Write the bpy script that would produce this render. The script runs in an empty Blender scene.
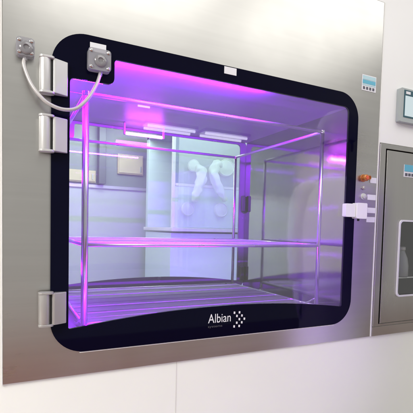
import bpy, bmesh, math, random
from mathutils import noise as mnoise
from mathutils import Matrix, Vector
from mathutils.geometry import tessellate_polygon
random.seed(4)
sc = bpy.context.scene
C = sc.collection
PI = math.pi

# ------------------------------------------------------------------ node helpers
def new_mat(name):
    m = bpy.data.materials.new(name); m.use_nodes = True
    nt = m.node_tree; nt.nodes.clear()
    out = nt.nodes.new('ShaderNodeOutputMaterial')
    return m, nt, out

def coords(nt, scale):
    tc = nt.nodes.new('ShaderNodeTexCoord'); mp = nt.nodes.new('ShaderNodeMapping')
    mp.inputs['Scale'].default_value = scale
    nt.links.new(tc.outputs['Object'], mp.inputs['Vector'])
    return mp.outputs['Vector']

def noise(nt, vec, scale, detail=4, rough=.55):
    n = nt.nodes.new('ShaderNodeTexNoise')
    n.inputs['Scale'].default_value = scale; n.inputs['Detail'].default_value = detail
    n.inputs['Roughness'].default_value = rough
    nt.links.new(vec, n.inputs['Vector']); return n.outputs['Fac']

def remap(nt, fac, lo, hi):
    r = nt.nodes.new('ShaderNodeMapRange')
    r.inputs['From Min'].default_value = .25; r.inputs['From Max'].default_value = .75
    r.inputs['To Min'].default_value = lo; r.inputs['To Max'].default_value = hi
    nt.links.new(fac, r.inputs['Value']); return r.outputs['Result']

def mixcol(nt, fac, a, b):
    x = nt.nodes.new('ShaderNodeMix'); x.data_type = 'RGBA'
    x.inputs['A'].default_value = (*a, 1); x.inputs['B'].default_value = (*b, 1)
    nt.links.new(fac, x.inputs['Factor']); return x.outputs['Result']

def plain(name, col, rough=.5, metal=0, vary=.08, nscale=14, bump=0., spec=.5, coat=0., bscale=220):
    m, nt, out = new_mat(name)
    b = nt.nodes.new('ShaderNodeBsdfPrincipled')
    v = coords(nt, (1, 1, 1)); f = noise(nt, v, nscale)
    c = mixcol(nt, f, tuple(x*(1-vary) for x in col), tuple(min(1, x*(1+vary)) for x in col))
    nt.links.new(c, b.inputs['Base Color'])
    nt.links.new(remap(nt, f, max(0, rough*.85), min(1, rough*1.15)), b.inputs['Roughness'])
    b.inputs['Metallic'].default_value = metal
    b.inputs['Specular IOR Level'].default_value = spec
    b.inputs['Coat Weight'].default_value = coat
    b.inputs['Coat Roughness'].default_value = .02
    if bump:
        bp = nt.nodes.new('ShaderNodeBump'); bp.inputs['Strength'].default_value = bump
        bp.inputs['Distance'].default_value = .002
        nt.links.new(noise(nt, v, bscale, 3), bp.inputs['Height'])
        nt.links.new(bp.outputs['Normal'], b.inputs['Normal'])
    nt.links.new(b.outputs['BSDF'], out.inputs['Surface'])
    return m

def brushed(name, col, rough, stretch, bump=.05, smudge=.05, lscale=2.2):
    """stainless steel: brushing lines stretched along one axis, uneven gloss, soft large-scale waviness"""
    m, nt, out = new_mat(name)
    b = nt.nodes.new('ShaderNodeBsdfPrincipled'); b.inputs['Metallic'].default_value = 1
    line = noise(nt, coords(nt, stretch), 1, 6, .7)
    big = noise(nt, coords(nt, (1, 1, 1)), lscale, 4, .6)
    c = mixcol(nt, line, tuple(x*.96 for x in col), tuple(min(1, x*1.03) for x in col))
    nt.links.new(c, b.inputs['Base Color'])
    band = noise(nt, coords(nt, tuple(q*.09 for q in stretch)), 1, 3, .6)
    c = mixcol(nt, line, tuple(x*.95 for x in col), tuple(min(1, x*1.04) for x in col))
    mm = nt.nodes.new('ShaderNodeMix'); mm.data_type = 'RGBA'; mm.blend_type = 'MULTIPLY'; mm.inputs['Factor'].default_value = 1
    nt.links.new(c, mm.inputs['A']); nt.links.new(mixcol(nt, band, (.86, .86, .86), (1, 1, 1)), mm.inputs['B'])
    nt.links.new(mm.outputs['Result'], b.inputs['Base Color'])
    ad = nt.nodes.new('ShaderNodeMath'); ad.operation = 'ADD'
    nt.links.new(remap(nt, line, rough-.018, rough+.018), ad.inputs[0])
    nt.links.new(remap(nt, big, -smudge, smudge), ad.inputs[1])
    nt.links.new(ad.outputs[0], b.inputs['Roughness'])
    bp = nt.nodes.new('ShaderNodeBump'); bp.inputs['Strength'].default_value = bump; bp.inputs['Distance'].default_value = .001
    nt.links.new(line, bp.inputs['Height'])
    bp2 = nt.nodes.new('ShaderNodeBump'); bp2.inputs['Strength'].default_value = .12; bp2.inputs['Distance'].default_value = .01
    nt.links.new(big, bp2.inputs['Height']); nt.links.new(bp.outputs['Normal'], bp2.inputs['Normal'])
    nt.links.new(bp2.outputs['Normal'], b.inputs['Normal'])
    nt.links.new(b.outputs['BSDF'], out.inputs['Surface'])
    return m

def pane(name, tint, f0, haze=0.):
    """clear sheet glass: Schlick reflection over straight-through transmission"""
    m, nt, out = new_mat(name)
    g = nt.nodes.new('ShaderNodeNewGeometry')
    d = nt.nodes.new('ShaderNodeVectorMath'); d.operation = 'DOT_PRODUCT'
    nt.links.new(g.outputs['Incoming'], d.inputs[0]); nt.links.new(g.outputs['Normal'], d.inputs[1])
    def M(op, a, b=None):
        n = nt.nodes.new('ShaderNodeMath'); n.operation = op
        for i, q in enumerate((a, b)):
            if q is None: continue
            if isinstance(q, (int, float)): n.inputs[i].default_value = q
            else: nt.links.new(q, n.inputs[i])
        return n.outputs[0]
    p = M('POWER', M('SUBTRACT', 1, M('ABSOLUTE', d.outputs['Value'])), 5)
    F = M('ADD', f0, M('MULTIPLY', p, 1-f0))
    t = nt.nodes.new('ShaderNodeBsdfTransparent'); t.inputs['Color'].default_value = (*tint, 1)
    gl = nt.nodes.new('ShaderNodeBsdfGlossy'); gl.inputs['Roughness'].default_value = 0.01
    mx = nt.nodes.new('ShaderNodeMixShader')
    nt.links.new(F, mx.inputs[0]); nt.links.new(t.outputs[0], mx.inputs[1]); nt.links.new(gl.outputs[0], mx.inputs[2])
    last = mx
    if haze:  # diffuse veil: haze painted over the view behind
        df = nt.nodes.new('ShaderNodeBsdfDiffuse'); df.inputs['Color'].default_value = (.8, .85, .85, 1)
        m2 = nt.nodes.new('ShaderNodeMixShader'); m2.inputs[0].default_value = haze
        nt.links.new(mx.outputs[0], m2.inputs[1]); nt.links.new(df.outputs[0], m2.inputs[2]); last = m2
    nt.links.new(last.outputs[0], out.inputs['Surface'])
    return m

def lamp(name, col, strength):
    m, nt, out = new_mat(name)
    e = nt.nodes.new('ShaderNodeEmission'); e.inputs['Color'].default_value = (*col, 1); e.inputs['Strength'].default_value = strength
    nt.links.new(e.outputs[0], out.inputs['Surface']); return m

def clearplastic(name, col, alpha):
    m, nt, out = new_mat(name)
    b = nt.nodes.new('ShaderNodeBsdfPrincipled'); b.inputs['Base Color'].default_value = (*col, 1); b.inputs['Roughness'].default_value = .12
    t = nt.nodes.new('ShaderNodeBsdfTransparent'); t.inputs['Color'].default_value = (.97, .97, .98, 1)
    mx = nt.nodes.new('ShaderNodeMixShader'); mx.inputs[0].default_value = alpha
    nt.links.new(t.outputs[0], mx.inputs[1]); nt.links.new(b.outputs[0], mx.inputs[2])
    nt.links.new(mx.outputs[0], out.inputs['Surface']); return m

def fog_plastic(name):
    return plain(name, (.78, .80, .82), .35, vary=.04)

# ------------------------------------------------------------------ materials
M = dict(
    steel=brushed('brushed_steel', (.56, .55, .525), .31, (5, 5, 420), bump=.003, smudge=.07),
    steel_dark=brushed('brushed_steel_cabinet', (.50, .49, .47), .30, (90, 90, 2), bump=.05),
    liner=brushed('polished_liner', (.60, .59, .60), .10, (2, 60, 60), bump=.02, smudge=.03),
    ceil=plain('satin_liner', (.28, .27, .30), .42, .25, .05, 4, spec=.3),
    slat=plain('satin_slat', (.28, .27, .29), .55, .15, .06, 30, spec=.2),
    satin=plain('satin_tube', (.54, .53, .55), .31, .7, .03),
    chrome=plain('polished_tube', (.66, .65, .66), .22, 1, .03),
    alu=plain('white_aluminium', (.60, .60, .595), .36, .4, .03, 30),
    alu_grey=plain('grey_aluminium', (.46, .45, .44), .4, .6, .05, 30),
    black=plain('black_printed_glass', (.002, .002, .012), .04, 0, .1, spec=.09),
    grey_print=plain('grey_printed_glass', (.12, .12, .125), .25, 0, .06),
    rubber=plain('dark_rubber', (.02, .02, .02), .6),
    white=plain('white_plastic', (.82, .82, .82), .35, 0, .03, bump=.02),
    print_white=plain('white_print', (.78, .78, .82), .4, 0, .01),
    print_grey=plain('grey_print', (.09, .09, .115), .4, 0, .01),
    wall=plain('painted_wall', (.855, .865, .815), .55, 0, .025, 3, bump=.05),
    upper=plain('white_wall_panel', (.86, .86, .86), .4, 0, .02, 3, bump=.03),
    floor=plain('brown_floor', (.20, .055, .02), .35, 0, .15, 5),
    jar=plain('grey_jar', (.30, .31, .32), .2, 0, .1, 20),
    pale_floor=plain('pale_floor', (.55, .54, .51), .4, 0, .04, 5),
    hazed=pane('hazed_sheet', (.93, .97, .96), .05, .19),
    joint=plain('joint_sealant', (.70, .69, .65), .6, 0, .03),
    seal=plain('white_sealant', (.83, .83, .81), .5, 0, .04, 40, bump=.05),
    cyan=plain('cyan_print', (.12, .45, .60), .5, 0, .04),
    pale_cyan=plain('pale_cyan_print', (.45, .66, .72), .5, 0, .04),
    teal=plain('dark_teal_print', (.03, .10, .13), .4, 0, .05),
    ink=plain('ink', (.10, .10, .13), .5),
    brass=plain('orange_brass', (.55, .22, .07), .28, .6, .1),
    red=plain('red_button', (.70, .12, .05), .3, 0, .06),
    bezel=plain('pale_grey_bezel', (.40, .44, .44), .4, 0, .03),
    cable=plain('grey_cable', (.50, .48, .48), .32, .3, .04),
    screen=lamp('lit_screen', (.80, .92, .95), .8),
    glass=pane('door_glass', (.96, .97, .97), .085),
    rear_glass=pane('rear_glass', (.94, .97, .965), .05, .012),
    plastic=clearplastic('clear_plastic', (.62, .60, .64), .55),
    uv=lamp('uv_lamp', (.31, .003, 1.0), 60),
    uv2=lamp('uv_lamp_pink', (.62, .05, .95), 60),
    pink=lamp('pink_glow', (1., .25, .45), 3),
    tube=lamp('fluorescent', (.93, .93, 1.), 4.5),
    led=lamp('led_panel', (1., .985, .95), 2.7),
    uv4=lamp('uv_fill_strip_low', (.31, .003, 1.0), 560),
    uv5=lamp('uv_fill_corner', (.30, .002, 1.0), 200),
    uv3=lamp('uv_fill_strip', (.30, .002, 1.0), 7000),
    far_tube=lamp('fluorescent_far', (.86, 1., .93), 60),
    far_wall=plain('grey_green_panel', (.58, .62, .59), .5, 0, .03, 3),
    duct=plain('dark_duct', (.10, .105, .115), .35, .2, .05, 6),
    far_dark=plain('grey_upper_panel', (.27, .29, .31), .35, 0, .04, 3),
    cream=plain('cream_door', (.78, .64, .44), .5, 0, .03, 4),
    far_floor=plain('grey_vinyl', (.36, .36, .36), .35, 0, .06, 4),
    teal_white=plain('pale_teal_panel', (.72, .86, .87), .4, 0, .03, 4),
    bluegrey=plain('blue_grey_panel', (.26, .34, .40), .4, 0, .05, 4),
    hypalon=plain('white_sleeve', (.86, .90, .90), .55, 0, .04, 20, bump=.1, bscale=60),
    gown=plain('white_gown', (.88, .90, .91), .8, 0, .04, 12, bump=.2, bscale=40),
    cap=plain('white_cap', (.84, .85, .88), .8, 0, .05, 40, bump=.3, bscale=90),
    skin=plain('skin', (.55, .34, .25), .5, 0, .06, 20),
    hair=plain('dark_hair', (.02, .015, .012), .5),
    lid=plain('eye_white', (.8, .8, .8), .2), iris=plain('iris', (.03, .02, .015), .2),
    trouser=plain('blue_trousers', (.62, .64, .66), .8),
    shoe=plain('white_shoe', (.7, .7, .7), .5),
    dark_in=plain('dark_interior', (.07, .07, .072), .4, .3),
)

# ------------------------------------------------------------------ geometry helpers
def link(name, me, mat, parent=None):
    o = bpy.data.objects.new(name, me); C.objects.link(o)
    if mat is not None: me.materials.append(mat)
    if parent is not None: o.parent = parent
    return o

def obj(name, bm, mat, parent=None, smooth=False, bevel=0., seg=2):
    bmesh.ops.recalc_face_normals(bm, faces=bm.faces)
    me = bpy.data.meshes.new(name); bm.to_mesh(me); bm.free()
    if smooth:
        for p in me.polygons: p.use_smooth = True
    o = link(name, me, mat, parent)
    if bevel:
        b = o.modifiers.new('bevel', 'BEVEL'); b.width = bevel; b.segments = seg; b.limit_method = 'ANGLE'; b.angle_limit = math.radians(35)
        if not smooth:
            for p in me.polygons: p.use_smooth = True
        b.harden_normals = True
    return o

def thing(name, label, cat, loc=(0, 0, 0), group=None):
    o = bpy.data.objects.new(name, None); C.objects.link(o); o.location = loc
    o.empty_display_size = .1
    o['label'] = label; o['category'] = cat
    if group: o['group'] = group
    return o

def struct(o): o['kind'] = 'structure'; return o

def box(bm, x0, x1, y0, y1, z0, z1):
    v = [bm.verts.new((x, y, z)) for x in (x0, x1) for y in (y0, y1) for z in (z0, z1)]
    for f in ((0, 1, 3, 2), (4, 6, 7, 5), (0, 4, 5, 1), (2, 3, 7, 6), (0, 2, 6, 4), (1, 5, 7, 3)):
        bm.faces.new([v[i] for i in f])
    return bm

def B(*a):
    return box(bmesh.new(), *a)

def tube(bm, pts, r, n=14, caps=True):
    pts = [Vector(p) for p in pts]; rs = r if isinstance(r, (list, tuple)) else [r]*len(pts)
    rings = []; up = None
    for i, p in enumerate(pts):
        t = (pts[min(i+1, len(pts)-1)] - pts[max(i-1, 0)]).normalized()
        if up is None:
            up = Vector((0, 0, 1)) if abs(t.z) < .9 else Vector((1, 0, 0))
        a = t.cross(up).normalized(); up = a.cross(t).normalized()
        rings.append([bm.verts.new(p + (a*math.cos(k*2*PI/n) + up*math.sin(k*2*PI/n))*rs[i]) for k in range(n)])
    for A, Bq in zip(rings, rings[1:]):
        for k in range(n):
            bm.faces.new((A[k], A[(k+1) % n], Bq[(k+1) % n], Bq[k]))
    if caps:
        bm.faces.new(rings[0]); bm.faces.new(rings[-1])
    return bm

def T(pts, r, n=14): return tube(bmesh.new(), pts, r, n)

def lathe(bm, c, axis, prof, n=24):
    """prof: list of (radius, offset along axis)"""
    c = Vector(c); ax = Vector(axis).normalized()
    a = ax.orthogonal().normalized(); b = ax.cross(a)
    rings = []
    for r, h in prof:
        rings.append([bm.verts.new(c + ax*h + (a*math.cos(k*2*PI/n) + b*math.sin(k*2*PI/n))*max(r, 1e-4)) for k in range(n)])
    for A, Q in zip(rings, rings[1:]):
        for k in range(n): bm.faces.new((A[k], A[(k+1) % n], Q[(k+1) % n], Q[k]))
    bm.faces.new(rings[0]); bm.faces.new(rings[-1])
    return bm

def plate(outer, holes, y0, y1):
    """slab lying in XZ with holes, between y0 (front) and y1 (back)"""
    loops = [outer] + holes
    flat = [p for l in loops for p in l]
    tris = tessellate_polygon([[Vector((x, z, 0)) for x, z in l] for l in loops])
    bm = bmesh.new()
    f = [bm.verts.new((x, y0, z)) for x, z in flat]; k = [bm.verts.new((x, y1, z)) for x, z in flat]
    for a, b, c in tris:
        bm.faces.new((f[a], f[b], f[c])); bm.faces.new((k[c], k[b], k[a]))
    s = 0
    for l in loops:
        n = len(l)
        for i in range(n):
            a, b = s+i, s+(i+1) % n
            bm.faces.new((f[a], f[b], k[b], k[a]))
        s += n
    return bm

def rrect(x0, x1, z0, z1, r, n=10):
    out = []
    for cx, cz, a0 in ((x1-r, z0+r, -PI/2), (x1-r, z1-r, 0), (x0+r, z1-r, PI/2), (x0+r, z0+r, PI)):
        for i in range(n+1):
            a = a0 + i*PI/2/n
            out.append((cx + r*math.cos(a), cz + r*math.sin(a)))
    return out

def rect(x0, x1, z0, z1): return [(x0, z0), (x1, z0), (x1, z1), (x0, z1)]

def rounded(poly, radii, n=7):
    out = []; N = len(poly)
    for i, p in enumerate(poly):
        p = Vector(p); r = radii[i]
        if r <= 0: out.append(tuple(p)); continue
        a = (Vector(poly[i-1])-p).normalized(); b = (Vector(poly[(i+1) % N])-p).normalized()
        A = p + a*r; Q = p + b*r
        for k in range(n+1):
            t = k/n
            out.append(tuple(A*(1-t)**2 + p*2*t*(1-t) + Q*t*t))
    return out

def text(name, body, x, z, height, y, mat, parent, width=None, bold=0.):
    cu = bpy.data.curves.new('lettering', 'FONT'); cu.body = body; cu.size = 1; cu.extrude = .0; cu.offset = bold
    o = bpy.data.objects.new('tmp', cu); C.objects.link(o)
    bpy.context.view_layer.update()
    me = bpy.data.meshes.new_from_object(o.evaluated_get(bpy.context.evaluated_depsgraph_get()))
    bpy.data.objects.remove(o)
    xs = [v.co.x for v in me.vertices]; ys = [v.co.y for v in me.vertices]
    s = height/.70
    sx = s if width is None else width/(max(xs)-min(xs))
    x_min = min(xs)
    for v in me.vertices:
        v.co = Vector((x + (v.co.x-x_min)*sx, y, z + v.co.y*s))
    return link(name, me, mat, parent)

# ------------------------------------------------------------------ the wall and floors around the box
FL = -.75
W, H = 1.26, 1.0

wall = struct(obj('wall', plate(rect(-6, 8, FL, 3.2), [rect(-.004, 1.264, .004, .985), rect(1.412, 2.25, -.040, .815)], .019, .90), M['wall']))
up = struct(obj('wall_panel', plate([(-6, 1.436), (1.4105, 1.436), (1.4105, .818), (8, .818), (8, 3.19), (-6, 3.19)], [], .013, .0185), M['upper']))
jn = struct(obj('wall_joint', B(.4325, .4362, .0183, .0189, FL+.002, -.0815), M['joint']))
fl = struct(obj('floor', B(-6, 8, -2.9, -.85, FL-.05, FL), M['floor']))
fl2 = struct(obj('floor', B(-6, 8, -.849, .018, FL-.05, FL), M['pale_floor']))  # unseen near strip, made pale to cut brown bounce onto the wall

# ------------------------------------------------------------------ the pass-through box
box_root = thing('transfer_hatch', 'stainless steel transfer hatch with violet lit chamber behind a black framed glass door', 'transfer hatch', (.63, .02, 0))
PR = box_root
def P(o):
    return o
inv = Vector((.63, .02, 0))
def ob(name, bm, mat, parent, **k):
    """part of the hatch: mesh given in world coordinates"""
    if parent is PR:
        for v in bm.verts: v.co -= inv
    else:
        for v in bm.verts: v.co -= inv
    return obj(name, bm, mat, parent, **k)

ob('front_panel', plate(rect(-.132, 1.400, -.0785, 1.434), [rrect(.024, 1.238, .026, .958, .02)], .012, .0165), M['steel'], PR)
ob('edge_trim', B(-.1375, -.1335, .010, .0165, -.08, 1.434), M['seal'], PR)
ob('edge_trim', B(1.4015, 1.4095, .011, .0165, -.078, 1.434), M['seal'], PR)
# liner
def wallplate(x0, x1, y0, y1, z0, z1, name, mat): return ob(name, B(x0, x1, y0, y1, z0, z1), mat, PR)
wallplate(1.246, 1.252, .0175, .898, .010, .962, 'side_wall', M['liner'])
wallplate(.008, .014, .0175, .898, .010, .962, 'side_wall', M['liner'])
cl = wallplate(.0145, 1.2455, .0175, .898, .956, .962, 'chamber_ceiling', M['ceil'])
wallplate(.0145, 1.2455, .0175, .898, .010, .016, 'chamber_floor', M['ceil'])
# ceiling seams (raised joint strips) of the liner
ob('joint_strip', B(.03, 1.23, .437, .445, .9535, .9558), M['ceil'], PR, bevel=.001)
# uv lamps with their holders
ob('uv_tube', T([(.44, .80, .900), (.64, .80, .900)], .0075), M['uv2'], PR, smooth=True)
for x in (.431, .649): ob('lamp_holder', B(x-.005, x+.005, .792, .808, .892, .9555), M['alu_grey'], PR, bevel=.003)
# tubes along the left side wall; corner tube and strips are hidden added fill
for z, y0, y1 in ((.905, .10, .62), (.62, .12, .50), (.20, .12, .62)):
    ob('uv_tube', T([(.034, y0, z), (.034, y1, z)], .009), M['uv'], PR, smooth=True)
    for y in (y0-.012, y1+.012): ob('lamp_holder', B(.0145, .046, y-.011, y+.011, z-.014, z+.014), M['alu'], PR, bevel=.003)
ob('uv_tube', T([(.05, .055, .885), (.165, .055, .885)], .009), M['uv5'], PR, smooth=True)  # hidden tube added to spread violet over the left of the ceiling
ob('uv_fill_strip', B(.15, .80, .0178, .0200, .9502, .9556), M['uv3'], PR)  # unseen strip added behind the door frame to light the ceiling
ob('uv_fill_strip', B(.10, .75, .024, .030, .030, .042), M['uv4'], PR)  # unseen low strip added to light the shelf bar and floor slats
ob('pink_glow_bar', T([(.405, .465, .950), (.46, .465, .950)], .004), M['pink'], PR, smooth=True)  # short glowing pink bar under the ceiling

def window_poly(shift=0.):
    arch = []
    for i in range(0, 31):
        x = .054 + (1.207-.054)*i/30
        t = (x-.6305)/.5765
        arch.append((x, .076 + .041*(1-t*t)))
    rest = [(1.207, .942), (.191, .942), (.191, .861), (.054, .861)]
    poly = arch + rest
    rad = [.008] + [0]*29 + [.008] + [.028, .014, .022, .016]
    return rounded(poly, rad)

def door(y_face, sign, frame_mat, glass_mat):
    ya, yb = (y_face, y_face + sign*.0105)
    d = ob('door', plate(rrect(0, W, 0, H, .106, 14), [window_poly()], ya, yb), frame_mat, PR, bevel=.0016)
    g = plate(window_poly(), [], ya + sign*.0012, ya + sign*.0072)
    ob('window_glass', g, glass_mat, d)
    return d
front = door(0., 1, M['black'], M['glass'])
front['label'] = 'front door with black printed border, arched lower band and logo'
rear = door(.915, -1, M['grey_print'], M['rear_glass'])
rear['label'] = 'rear door seen through the chamber'
ob('edge_glint', B(.09, 1.17, .003, .0115, -.0045, -.0008), M['seal'], front, bevel=.001)  # reflected line along the door's bottom edge, painted as a pale bar
ob('rear_latch', B(1.214, 1.236, .876, .897, .52, .62), M['rubber'], rear, bevel=.004)
ob('rear_latch', B(1.218, 1.240, .876, .897, .08, .17), M['rubber'], rear, bevel=.004)

# hinges
def hinge(z0, z1, mat):
    h = ob('hinge', rr_block(-.034, -.004, z0+.004, z1-.004, -.030, .0115, .010), mat, front, bevel=.003)
    return h
def rr_block(x0, x1, z0, z1, y0, y1, r):
    return plate(rrect(x0, x1, z0, z1, r, 5), [], y0, y1)
for z0, z1, mat in ((.797, .900, M['alu']), (.626, .730, M['alu']), (.099, .199, M['alu_grey'])):
    bm = bmesh.new()
    lathe(bm, (-.019, -.016, z0), (0, 0, 1), [(.011, .0), (.016, .003), (.0165, .006), (.0165, z1-z0-.006), (.016, z1-z0-.003), (.011, z1-z0)], 22)
    box(bm, -.034, -.005, -.012, .0115, z0+.005, z1-.005)
    h = ob('hinge', bm, mat, PR, bevel=.0015)
    bm = bmesh.new()
    # leaf: a wedge-shaped plate lying on the door
    q = [(.003, -.026), (.010, -.028), (.046, -.012), (.0475, -.001), (.003, -.001)]
    lo = [bm.verts.new((x, y, z0+.001)) for x, y in q]; hi = [bm.verts.new((x, y, z1-.001)) for x, y in q]
    bm.faces.new(lo); bm.faces.new(hi[::-1])
    for i in range(5): bm.faces.new((lo[i], lo[(i+1) % 5], hi[(i+1) % 5], hi[i]))
    ob('hinge_leaf', bm, mat, h, bevel=.002)
    for zz in (z0-.003, z1-.004):
        bm = bmesh.new()
        poly = rrect(-.036, .008, -.033, -.002, .012, 5)
        lo = [bm.verts.new((x, y, zz)) for x, y in poly]; hi = [bm.verts.new((x, y, zz+.007)) for x, y in poly]
        bm.faces.new(lo); bm.faces.new(hi)
        for i in range(len(poly)): bm.faces.new((lo[i], lo[(i+1) % len(poly)], hi[(i+1) % len(poly)], hi[i]))
        ob('end_cap', bm, mat, h, bevel=.0015)
    ob('hinge_gap', B(-.004, .002, -.021, -.0012, z0+.005, z1-.005), M['rubber'], h)

# interlock sensors and cable
def sensor(cx, cz, w, h, yback, mat):
    bm = plate(rrect(cx-w/2, cx+w/2, cz-h/2, cz+h/2, .010, 5), [], yback-.026, yback-.001)
    s = ob('sensor_housing', bm, mat, PR, bevel=.003)
    ob('sensor_core', lathe(bmesh.new(), (cx+.002, yback-.027, cz-.004), (0, -1, 0), [(.019, 0), (.019, .003), (.015, .006), (.008, .0065), (.008, .003)], 24), M['core'], s, smooth=False, bevel=.001)
    for sx in (-1, 1):
        for sz in (-1, 1):
            ob('screw', lathe(bmesh.new(), (cx+sx*(w/2-.009), yback-.0265, cz+sz*(h/2-.009)), (0, -1, 0), [(.0055, 0), (.0055, .002), (.0035, .0035), (.001, .0036)], 14), M['chrome'], s)
    return s
M['sensor'] = clearplastic('clear_grey_plastic', (.46, .46, .50), .5)
M['core'] = plain('grey_sensor_core', (.26, .255, .27), .15, .2, .15, 60)
sensor(-.072, .921, .050, .052, .0115, M['sensor'])
sensor(.139, .921, .070, .066, -.0005, M['sensor'])
ob('cable_gland', T([(-.073, -.004, .897), (-.072, -.004, .884)], .006), M['sensor'], PR, smooth=False)
ob('cable_gland', T([(.144, -.012, .889), (.143, -.014, .876)], .006), M['sensor'], PR, smooth=False)
# sagging cable through measured points, smoothed
ctrl = [(-.074, -.004, .889), (-.0755, -.006, .872), (-.068, -.012, .844), (-.055, -.022, .812), (-.036, -.030, .784), (-.010, -.037, .761), (.028, -.042, .749), (.067, -.042, .757), (.102, -.036, .793), (.128, -.024, .840), (.140, -.015, .872), (.143, -.013, .886)]
def smooth_path(c, m=8):
    c = [Vector(q) for q in c]; out = []
    for i in range(len(c)-1):
        p0, p1, p2, p3 = c[max(i-1, 0)], c[i], c[i+1], c[min(i+2, len(c)-1)]
        for k in range(m):
            t = k/m
            out.append(.5*((2*p1) + (p2-p0)*t + (2*p0-5*p1+4*p2-p3)*t*t + (3*p1-p0-3*p2+p3)*t**3))
    out.append(c[-1]); return out
ob('cable', T(smooth_path(ctrl), .0055, 14), M['cable'], PR, smooth=True)
ob('white_label', B(.113, .163, -.0016, -.0002, .952, .979), M['print_white'], front)
ob('white_label', B(.590, .641, -.0016, -.0002, .971, .9965), M['print_white'], front)

# latch: one block on the door, its keeper on the panel
lt = ob('latch', rr_block(1.187, 1.243, .471, .528, -.022, -.0005, .006), M['white'], front, bevel=.003)
kp = ob('latch_keeper', rr_block(1.2445, 1.304, .465, .533, -.030, .0115, .006), M['white'], PR, bevel=.004)
ob('release_pin', lathe(bmesh.new(), (1.28, -.004, .455), (0, 0, 1), [(.004, 0), (.005, .002), (.005, .012)], 12), M['rubber'], kp)
# switches
k = ob('emergency_button', lathe(bmesh.new(), (1.316, .0118, .648), (0, -1, 0), [(.017, 0), (.017, .004), (.009, .005), (.009, .012), (.0145, .014), (.015, .020), (.011, .024), (.004, .025)], 26), M['brass'], PR, bevel=.001)
ob('button_cap', lathe(bmesh.new(), (1.316, -.0136, .648), (0, -1, 0), [(.009, 0), (.008, .0015), (.003, .0022)], 20), M['red'], k)
ob('ring_button', lathe(bmesh.new(), (1.346, .0118, .652), (0, -1, 0), [(.010, 0), (.011, .006), (.010, .010), (.007, .010), (.006, .006)], 20), M['brass'], PR)
k = ob('indicator_button', lathe(bmesh.new(), (1.319, .0118, .605), (0, -1, 0), [(.009, 0), (.009, .007), (.006, .010)], 18), M['alu_grey'], PR)
k = ob('push_button', lathe(bmesh.new(), (1.319, .0118, .566), (0, -1, 0), [(.015, 0), (.015, .005), (.011, .006), (.011, .012), (.008, .014)], 22), M['alu'], PR, bevel=.001)
for z, x0 in ((.642, 1.358), (.565, 1.346), (.506, 1.349), (.464, 1.346)):
    ob('white_label', B(x0, 1.3985, .0100, .0117, z-.012, z+.012), M['print_white'], PR)
# instruction sticker
s = ob('sticker', B(1.283, 1.369, .0105, .0117, 1.032, 1.100), M['print_white'], PR)
for i, (z0, z1, m) in enumerate(((1.080, 1.096, 'pale_cyan'), (1.062, 1.078, 'cyan'), (1.054, 1.060, 'pale_cyan'))):
    ob('sticker_band', B(1.287, 1.365, .0096, .0103, z0, z1), M[m], s)
for i in range(4):
    ob('sticker_icon', B(1.290+i*.019, 1.302+i*.019, .0096, .0103, 1.037, 1.049), M['ink'], s)

# lettering and arrow emblem on the lower band
text('lettering', 'Albian', .549-inv.x, 0.0555, .034, -.0012-inv.y, M['print_white'], front, width=.096, bold=.0)
text('lettering', 'systems', .549-inv.x, .0385, .0085, -.0012-inv.y, M['print_grey'], front, width=.060)
bm = bmesh.new()
for cx in (0, 2):
    for dx, dz in ((0, 0), (1, 1), (2, 2), (1, 3), (0, 4)):
        x = .656 + (cx+dx)*.0112; z = .029 + dz*.0132
        v = [bm.verts.new((x+a, -.0012, z+b)) for a, b in ((.0008, .002), (.0078, .0005), (.0086, .0092), (.0015, .0107))]
        bm.faces.new(v)
ob('arrow_emblem', bm, M['print_white'], front)

# ------------------------------------------------------------------ the rack inside
rk = thing('slatted_rack', 'polished tubular rack with slatted shelves standing inside the violet lit chamber', 'rack', (.63, .46, .0165))
rinv = Vector((.63, .46, .0165))
def rb(name, bm, mat, parent, **k):
    for v in bm.verts: v.co -= rinv
    return obj(name, bm, mat, parent, **k)
X0, X1, Y0, Y1, ZT = .116, 1.137, .085, .845, .846
for x in (X0, X1):
    for y in (Y0, Y1):
        r = .0115 if x == X0 else .0085
        p = rb('post', T([(x, y, .022), (x, y, ZT)], r, 16), M['chrome'], rk, smooth=True)
        rb('foot', lathe(bmesh.new(), (x, y, .0165), (0, 0, 1), [(.018, 0), (.018, .004), (.013, .008), (.013, .020)], 18), M['chrome'], p)
        rb('post_cap', lathe(bmesh.new(), (x, y, ZT), (0, 0, 1), [(r+.001, -.006), (r+.001, .006), (r*.6, .010)], 16), M['chrome'], p)
rb('top_rail', T([(X0, Y0, ZT), (X1, Y0, ZT)], .0072), M['satin'], rk, smooth=True)
rb('top_rail', T([(X0, Y1, ZT), (X1, Y1, ZT)], .0072), M['satin'], rk, smooth=True)
for x in (X0, X1): rb('top_rail', T([(x, Y0, ZT), (x, Y1, ZT)], .0072), M['satin'], rk, smooth=True)
for z in (.341, .066):
    bm = bmesh.new()
    r = .0075
    for y in (Y0, Y1): tube(bm, [(X0, y, z), (X1, y, z)], r)
    for x in (X0, X1): tube(bm, [(x, Y0, z), (x, Y1, z)], r)
    sh = rb('shelf', bm, M['satin'], rk, smooth=True)
    n = 8; step = (Y1-Y0-.02)/n
    for i in range(n):
        y = Y0+.012+i*step
        rb('slat', B(X0+.006, X1-.006, y, y+step-.014, z-.002, z+.004), M['slat'], sh, bevel=.0015)
for x in (X0, X1):   # foot braces
    rb('brace', T(smooth_path([(x, Y0+.01, .10), (x-.004, Y0+.10, .055), (x, Y0+.22, .030)], 6), .004, 8), M['chrome'], rk, smooth=True)

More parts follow.
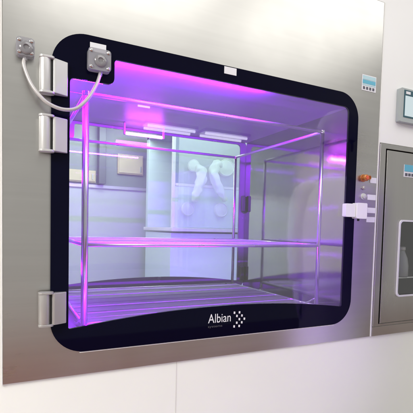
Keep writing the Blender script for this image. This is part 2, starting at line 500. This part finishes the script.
# ------------------------------------------------------------------ neighbouring cabinet on the right
cb = thing('steel_cabinet', 'second brushed steel cabinet built into the wall right of the hatch', 'cabinet', (1.83, .02, -.037))
cinv = Vector((1.83, .02, -.037))
def cbo(name, bm, mat, parent, **k):
    for v in bm.verts: v.co -= cinv
    return obj(name, bm, mat, parent, **k)
cbo('cabinet_frame', plate(rect(1.4115, 2.24, -.034, .812), [rect(1.447, 2.205, -.022, .792)], .006, .0165), M['steel_dark'], cb, bevel=.002)
dr = cbo('cabinet_door', plate(rect(1.453, 2.199, -.020, .786), [rrect(1.556, 2.12, .108, .462, .018)], .003, .015), M['steel_dark'], cb, bevel=.002)
bm = plate(rrect(1.549, 2.127, .101, .469, .021), [rrect(1.557, 2.119, .109, .461, .018)], -.004, .0025)
cbo('window_frame', bm, M['print_white'], dr, bevel=.002)
cbo('window_glass', plate(rrect(1.5575, 2.1185, .1095, .4605, .0175), [], .006, .010), M['glass'], dr)
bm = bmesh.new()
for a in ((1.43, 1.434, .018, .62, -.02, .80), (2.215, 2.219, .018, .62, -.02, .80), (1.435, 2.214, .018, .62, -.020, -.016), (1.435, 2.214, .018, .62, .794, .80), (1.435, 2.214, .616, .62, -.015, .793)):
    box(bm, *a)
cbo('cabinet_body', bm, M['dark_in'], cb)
cbo('inner_shelf', B(1.45, 2.2, .12, .58, .17, .176), M['chrome'], cb)
st = cbo('sticker', B(1.566, 1.655, -.0006, .0026, .672, .730), M['print_white'], dr)
cbo('sticker_band', B(1.5665, 1.655, -.0018, -.0009, .698, .7295), M['cyan'], st)
for i in range(3): cbo('sticker_icon', B(1.572+i*.022, 1.588+i*.022, -.0018, -.0009, .677, .690), M['ink'], st)

jar = thing('sample_jar', 'pale rounded jar on the shelf behind the right cabinet window', 'jar', (1.735, .13, .1765))
obj('jar_body', lathe(bmesh.new(), (0, 0, 0), (0, 0, 1), [(.036, .0005), (.040, .008), (.040, .06), (.034, .10), (.022, .13), (.020, .14)], 26), M['jar'], jar, smooth=True)
obj('jar_lid', lathe(bmesh.new(), (0, 0, .1405), (0, 0, 1), [(.022, 0), (.023, .003), (.023, .016), (.018, .020)], 24), M['alu_grey'], jar)

# steel skirting strip under the cabinet, running on from the hatch panel
sk = obj('skirting_strip', B(1.411, 3.2, .009, .0165, -.079, -.0355), M['steel'], None, bevel=.0012)
sk['label'] = 'narrow steel skirting strip under the right cabinet'; sk['category'] = 'strip'

# ------------------------------------------------------------------ touch screen on the white wall
ts = thing('touch_panel', 'small grey touch panel with lit screen on the white wall above the right cabinet', 'touch panel', (1.66, .0125, .996))
def tso(name, bm, mat, parent, **k):
    for v in bm.verts: v.co -= Vector((1.66, .0125, .996))
    return obj(name, bm, mat, parent, **k)
bz = tso('bezel', plate(rrect(1.507, 1.82, .921, 1.074,   .006, 4), [], -.012, .0128), M['bezel'], ts, bevel=.003)
tso('screen_border', B(1.526, 1.80, -.0136, -.0123, .942, 1.066), M['teal'], bz)
tso('screen', B(1.533, 1.793, -.0150, -.0139, .949, 1.040), M['screen'], ts)
tso('screen_tab', B(1.536, 1.566, -.0150, -.0139, 1.048, 1.060), M['print_white'], bz)

# ------------------------------------------------------------------ the clean room beyond, seen through the rear glass
RX0, RX1, RY0, RY1, CZ = -1.3, 3.6, .905, 3.6, 1.75
struct(obj('far_floor', B(RX0, RX1, RY0, RY1, FL-.05, FL), M['far_floor']))
struct(obj('far_ceiling', B(RX0, RX1, RY0, RY1, CZ, CZ+.05), M['upper']))
struct(obj('far_wall_left', B(RX0-.05, RX0-.001, RY0, RY1, FL, CZ), M['cream']))
struct(obj('far_wall_right', B(RX1+.001, RX1+.05, RY0, RY1, FL, CZ), M['far_wall']))
bw = struct(obj('far_wall_back', B(RX0, RX1, RY1+.001, RY1+.05, FL, CZ), M['far_wall']))
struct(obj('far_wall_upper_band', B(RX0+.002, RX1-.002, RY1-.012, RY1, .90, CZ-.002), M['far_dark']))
struct(obj('far_wall_rail', B(RX0+.002, RX1-.002, RY1-.03, RY1, .862, .897), M['alu']))
def cupboard(x0, x1, z0, z1, label):
    t = thing('wall_hatch', label, 'wall hatch', ((x0+x1)/2, RY1-.02, z0))
    o = lambda n, a, m, p: obj(n, B(a[0]-(x0+x1)/2, a[1]-(x0+x1)/2, a[2], a[3], a[4]-z0, a[5]-z0), m, p, bevel=.004)
    o('hatch_frame', (x0, x1, -.035, .005, z0, z1), M['cream'], t)
    d = o('hatch_door', (x0+.012, x1-.012, -.050, -.0355, z0+.012, z1-.012), M['cream'], t)
    o('handle', (x1-.05, x1-.035, -.066, -.0505, z0+.03, z0+.10), M['alu'], d)
cupboard(.38, .80, .92, 1.06, 'cream wall hatch beyond the rear glass, just right of the left rack post')
cupboard(1.06, 1.38, 1.05, 1.29, 'larger cream wall hatch beyond the rear glass, left of the glove box')
# dark pipe duct between the two
pp = obj('wall_duct', B(.82, .90, RY1-.14, RY1-.013, .905, 1.74), M['duct'], None, bevel=.004)
pp['label'] = 'dark vertical duct on the far wall between the two cream hatches'; pp['category'] = 'duct'

# glove box
gb = thing('glove_box', 'pale glove box with four round ports and hanging white sleeves beyond the rear glass', 'glove box', (1.9, 2.4, FL))
ginv = Vector((1.9, 2.4, FL))
def go(name, bm, mat, parent, **k):
    for v in bm.verts: v.co -= ginv
    return obj(name, bm, mat, parent, **k)
gx0, gx1, gy = 1.25, 2.55, 2.2
go('base', B(gx0, gx1, gy+.02, 3.0, FL+.001, .36), M['teal_white'], gb, bevel=.006)
go('work_top', B(gx0-.02, gx1+.02, gy-.06, 3.02, .375, .41), M['white'], gb, bevel=.006)
hd = go('back_panel', B(gx0, gx1, 2.93, 3.0, .412, 1.40), M['teal_white'], gb)
go('hood', B(gx0, gx1, gy, 3.0, 1.36, 1.55), M['bluegrey'], gb, bevel=.006)
for x in (gx0, gx1-.03): go('corner_post', B(x, x+.03, gy, gy+.03, .412, 1.359), M['white'], gb, bevel=.003)
go('upper_board', B(gx0+.031, gx1-.031, gy+.004, gy+.016, .83, 1.359), M['bluegrey'], gb)
go('lower_board', B(gx0+.031, gx1-.031, gy+.004, gy+.016, .413, .80), M['teal_white'], gb)
go('cross_bar', B(gx0+.031, gx1-.031, gy-.004, gy+.02, .803, .827), M['white'], gb)
go('haze_layer', B(gx0+.002, gx1-.002, gy-.150, gy-.142, .415, 1.355), M['hazed'], gb)  # added sheet, haze put into its colour to fade the glove box
def port(x, z, r):
    bm = bmesh.new()
    lathe(bm, (x, gy-.001, z), (0, -1, 0), [(r, 0), (r, .03), (r*.90, .036), (r*.86, .030), (r*.5, .040), (r*.1, .043)], 30)
    return go('glove_port', bm, M['hypalon'], gb, bevel=.001)
for x, z, r, path in (
    (1.456, 1.00, .058, [(1.475, 1.02), (1.525, 1.00), (1.53, .92), (1.50, .82), (1.465, .71)]),
    (1.803, 1.01, .085, [(1.74, 1.08), (1.68, 1.06), (1.67, .95), (1.73, .83), (1.80, .73)]),
    (1.403, .589, .065, None), (1.759, .594, .07, None), (2.12, 1.01, .075, [(2.13, 1.03), (2.18, 1.0), (2.17, .88), (2.13, .74)]), (2.12, .594, .07, None)):
    p = port(x, z, r)
    if path:
        pts = smooth_path([(a-.02, gy-.075, b-.05) for a, b in path], 10)
        n = len(pts)
        rs = [.014 + .034*math.sin(PI*min(1, .15+.80*i/(n-1)))**.8 for i in range(n)]
        sb = T(pts, rs, 28)
        for v in sb.verts:
            q = v.co*22
            v.co += Vector((mnoise.noise(q), .5*mnoise.noise(q+Vector((7, 0, 3))), .4*mnoise.noise(q*1.7)))*.022
        go('sleeve', sb, M['hypalon'], p, smooth=True)

# lamps: one fixture, copied
def fixture(name, label, group, loc, tube_mat, L=.52, gap=.115):
    t = thing(name, label, 'ceiling light', loc, group)
    obj('light_body', plate(rect(-L/2-.03, L/2+.03, -gap/2-.05, gap/2+.05), [], 0, .04), M['alu'], t)
    for v in t.children[0].data.vertices: v.co = Vector((v.co.x, v.co.z, .05-v.co.y))
    for s in (-1, 1):
        obj('light_tube', T([(-L/2, s*gap/2, -.012), (L/2, s*gap/2, -.012)], .018, 12), tube_mat, t, smooth=True)
    return t
def panel_light(name, label, group, loc):
    t = thing(name, label, 'ceiling light', loc, group)
    M.setdefault('led_fill', lamp('wall_fill_panel', (1., .98, .93), 29))
    obj('light_body', B(-.71, .71, -.81, .81, .004, .06), M['alu'], t, bevel=.004)
    obj('diffuser', B(-.65, .65, -.75, .75, -.004, .0035), M['led'], t)  # enlarged to act as a softbox on wall and steel
    return t
def copy_tree(o, loc, label):
    c = o.copy(); C.objects.link(c); c.location = loc; c['label'] = label
    for ch in list(o.children):
        k = ch.copy(); C.objects.link(k); k.parent = c
    return c
GA = 'twin tube ceiling lights in front of the hatch'
f0 = fixture('ceiling_light', 'twin tube ceiling light reflected at the rear of the chamber ceiling, left of its pair', GA, (1.80, -3.75, 1.72), M['tube'], L=.66, gap=.17)
copy_tree(f0, (2.62, -3.75, 1.72), 'twin tube ceiling light reflected at the rear of the chamber ceiling, right of its pair')
GP = 'square ceiling lights in front of the wall'
f1 = panel_light('ceiling_panel', 'wide square ceiling light mirrored as soft glare at the top middle of the steel panel', GP, (.55, -1.25, 2.0))
copy_tree(f1, (2.02, -1.25, 2.0), 'wide square ceiling light mirrored as soft glare at the top right of the steel panel')
f3 = copy_tree(f1, (-2.4, -1.7, 2.0), 'unseen square fill light added far to the left of the hatch')  # unseen panel added to light the wall without showing in the steel
for ch in f3.children:
    if ch.name.startswith('diffuser'):
        ch.data = ch.data.copy(); ch.data.materials[0] = M['led_fill']
f2 = fixture('ceiling_light', 'twin tube ceiling light in the clean room beyond the rear glass', 'ceiling lights beyond the rear glass', (1.55, 1.32, CZ-.055), M['far_tube'], L=1.1)

f2['label'] = 'twin tube ceiling light over the glove box beyond the rear glass'
copy_tree(f2, (.95, 2.35, CZ-.055), 'added twin tube fill light for the cream hatches beyond the rear glass')  # unseen light added to brighten the hatch fronts
copy_tree(f2, (-.5, 2.0, CZ-.055), 'added twin tube fill light for the cream left wall beyond the rear glass')  # unseen light added to brighten the left wall for the liner reflection
# ------------------------------------------------------------------ the person beside the door, seen as a reflection in the glass
pr = thing('person', 'person in white gown and round white cap, mirrored at the right of the door glass', 'person', (1.50, -.36, FL))
pr.scale = (.88, .92, .975)
pr.rotation_euler.z = math.radians(37)
def skin_mesh(name, verts, edges, radii, mat, parent, sub=2, root=0):
    me = bpy.data.meshes.new(name); me.from_pydata(verts, edges, []); me.update()
    o = bpy.data.objects.new(name, me); C.objects.link(o)
    s = o.modifiers.new('skin', 'SKIN'); s.use_smooth_shade = True
    for i, r in enumerate(radii):
        rr = r if isinstance(r, tuple) else (r, r)
        me.skin_vertices[0].data[i].radius = rr
        me.skin_vertices[0].data[i].use_root = (i == root)
    u = o.modifiers.new('sub', 'SUBSURF'); u.levels = sub; u.render_levels = sub
    bpy.context.view_layer.update()
    m2 = bpy.data.meshes.new_from_object(o.evaluated_get(bpy.context.evaluated_depsgraph_get()))
    bpy.data.objects.remove(o)
    for p in m2.polygons: p.use_smooth = True
    return link(name, m2, mat, parent)
V, E, Rd = [], [], []
def node(p, r, prev=None):
    V.append(p); Rd.append(r)
    if prev is not None: E.append((prev, len(V)-1))
    return len(V)-1
pel = node((0, 0, .92), (.15, .11))
wst = node((0, 0, 1.10), (.14, .10), pel); chs = node((0, .0, 1.30), (.155, .11), wst); ncb = node((0, 0, 1.44), (.09, .08), chs)
nk = node((0, .005, 1.52), .055, ncb); jaw = node((0, .02, 1.60), (.066, .075), nk); hd1 = node((0, .01, 1.68), (.075, .09), jaw); hd2 = node((0, 0, 1.75), (.062, .072), hd1)
for s in (-1, 1):
    sh_ = node((s*.175, 0, 1.40), .055, chs); el = node((s*.215, -.02, 1.12), .042, sh_); wr = node((s*.215, .02, .88), .028, el)
    pm = node((s*.213, .028, .805), (.022, .036), wr)
    for i in range(4):
        fy = .028+(i-1.5)*.019
        a = node((s*.212, fy, .735), .0095, pm); b = node((s*.206, fy*1.02, .70+.004*abs(i-1.4)), .0085, a); node((s*.197, fy*1.02, .677+.006*abs(i-1.4)), .0075, b)
    a = node((s*.208, .070, .785), .011, pm); node((s*.202, .082, .750), .009, a)
    hp = node((s*.095, 0, .86), .085, pel); kn = node((s*.105, .015, .48), .055, hp); an = node((s*.105, -.01, .09), .036, kn); node((s*.11, .12, .035), .032, an)
bd = skin_mesh('body', V, E, Rd, M['skin'], pr)
bd.data.materials.append(M['hypalon'])          # thin white gloves over both hands
for q in bd.data.polygons:
    if abs(q.center.x) > .15 and q.center.z < .90: q.material_index = 1
# face details
bm = bmesh.new(); lathe(bm, (0, .10, 1.64), (0, 1, -.25), [(.016, 0), (.013, .012), (.004, .022)], 12); obj('nose', bm, M['skin'], pr, smooth=True)
for s in (-1, 1):
    e = obj('eye', lathe(bmesh.new(), (s*.030, .085, 1.672), (0, 1, 0), [(.014, 0), (.013, .008), (.007, .013)], 14), M['lid'], pr, smooth=True)
    obj('iris', lathe(bmesh.new(), (s*.030, .0985, 1.672), (0, 1, 0), [(.006, 0), (.004, .001)], 12), M['iris'], e)
    obj('ear', lathe(bmesh.new(), (s*.074, -.005, 1.655), (s, 0, 0), [(.026, 0), (.024, .010), (.012, .012)], 14), M['skin'], pr, smooth=True)
bm = bmesh.new(); tube(bm, [(-.024, .094, 1.598), (0, .100, 1.596), (.024, .094, 1.598)], .006, 8); obj('mouth', bm, M['red'], pr, smooth=True)
# bouffant cap: puffed, pleated
bm = bmesh.new(); n = 48; rings = []
for h, r in ((1.685, .092), (1.70, .108), (1.73, .124), (1.77, .128), (1.81, .112), (1.845, .075), (1.86, .03)):
    rings.append([bm.verts.new((math.cos(k*2*PI/n)*r*(1+.025*math.sin(k*2*PI*11/n)*(h < 1.8)), -.012+math.sin(k*2*PI/n)*r*1.05*(1+.025*math.sin(k*2*PI*11/n)), h)) for k in range(n)])
for A, Q in zip(rings, rings[1:]):
    for k_ in range(n): bm.faces.new((A[k_], A[(k_+1) % n], Q[(k_+1) % n], Q[k_]))
bm.faces.new(rings[-1]); obj('cap', bm, M['cap'], pr, smooth=True)
# gown: loose robe and sleeves, in one surface
bm = bmesh.new(); n = 40; rings = []
for h, rx, ry in ((.35, .21, .165), (.62, .20, .16), (.90, .19, .16), (1.10, .205, .155), (1.28, .215, .150), (1.38, .205, .135), (1.445, .145, .11), (1.485, .085, .085)):
    fold = .035 if h < 1.0 else .012
    rings.append([bm.verts.new((math.cos(k*2*PI/n)*rx*(1+fold*math.sin(k*2*PI*7/n)), math.sin(k*2*PI/n)*ry*(1+fold*math.sin(k*2*PI*7/n+1)), h)) for k in range(n)])
for A, Q in zip(rings, rings[1:]):
    for k_ in range(n): bm.faces.new((A[k_], A[(k_+1) % n], Q[(k_+1) % n], Q[k_]))
for s in (-1, 1):
    tube(bm, smooth_path([(s*.13, 0, 1.40), (s*.185, 0, 1.385), (s*.212, -.01, 1.26), (s*.214, -.02, 1.12), (s*.216, 0, 1.0), (s*.215, .015, .90)], 4), [.075]*4+[.08]*4+[.074]*4+[.07]*4+[.060]*4+[.05], 16)
obj('gown', bm, M['gown'], pr, smooth=True)
for s in (-1, 1):
    obj('trouser_leg', T([(s*.105, .0, .06), (s*.105, .012, .48), (s*.10, 0, .86)], [.062, .078, .105], 16), M['trouser'], pr, smooth=True)
    bm = bmesh.new(); tube(bm, smooth_path([(s*.107, -.06, .04), (s*.107, .04, .042), (s*.11, .12, .034), (s*.112, .17, .028)], 5), [.036]*5+[.042]*5+[.038]*5+[.016], 14); obj('shoe', bm, M['shoe'], pr, smooth=True)

# ------------------------------------------------------------------ world, camera, render settings
w = bpy.data.worlds.new('World'); sc.world = w; w.use_nodes = True
bg = w.node_tree.nodes['Background']; bg.inputs['Color'].default_value = (1, .985, .95, 1); bg.inputs['Strength'].default_value = .55

r_ = Vector((0.90269728, -0.42965153, 0.02317708)); d_ = Vector((0.43027614, 0.90135679, -0.04917708)); u_ = r_.cross(d_)
cam = bpy.data.cameras.new('camera'); co = bpy.data.objects.new('camera', cam); C.objects.link(co)
p = Vector((-0.110529098, -1.31048867, 0.404937161))
co.matrix_world = Matrix(((r_.x, u_.x, -d_.x, p.x), (r_.y, u_.y, -d_.y, p.y), (r_.z, u_.z, -d_.z, p.z), (0, 0, 0, 1)))
cam.sensor_width = 36; cam.sensor_fit = 'HORIZONTAL'; cam.lens = 400/413*36
cam.shift_x = 5.066/413; cam.shift_y = 41.886/413
cam.clip_start = .02; cam.clip_end = 200
sc.camera = co
sc.view_settings.view_transform = 'Standard'; sc.view_settings.look = 'None'; sc.view_settings.gamma = 1; sc.view_settings.exposure = 0
sc.render.engine = 'CYCLES'
sc.cycles.use_denoising = True
sc.cycles.max_bounces = 14; sc.cycles.transparent_max_bounces = 16; sc.cycles.glossy_bounces = 8
sc.cycles.sample_clamp_indirect = 6
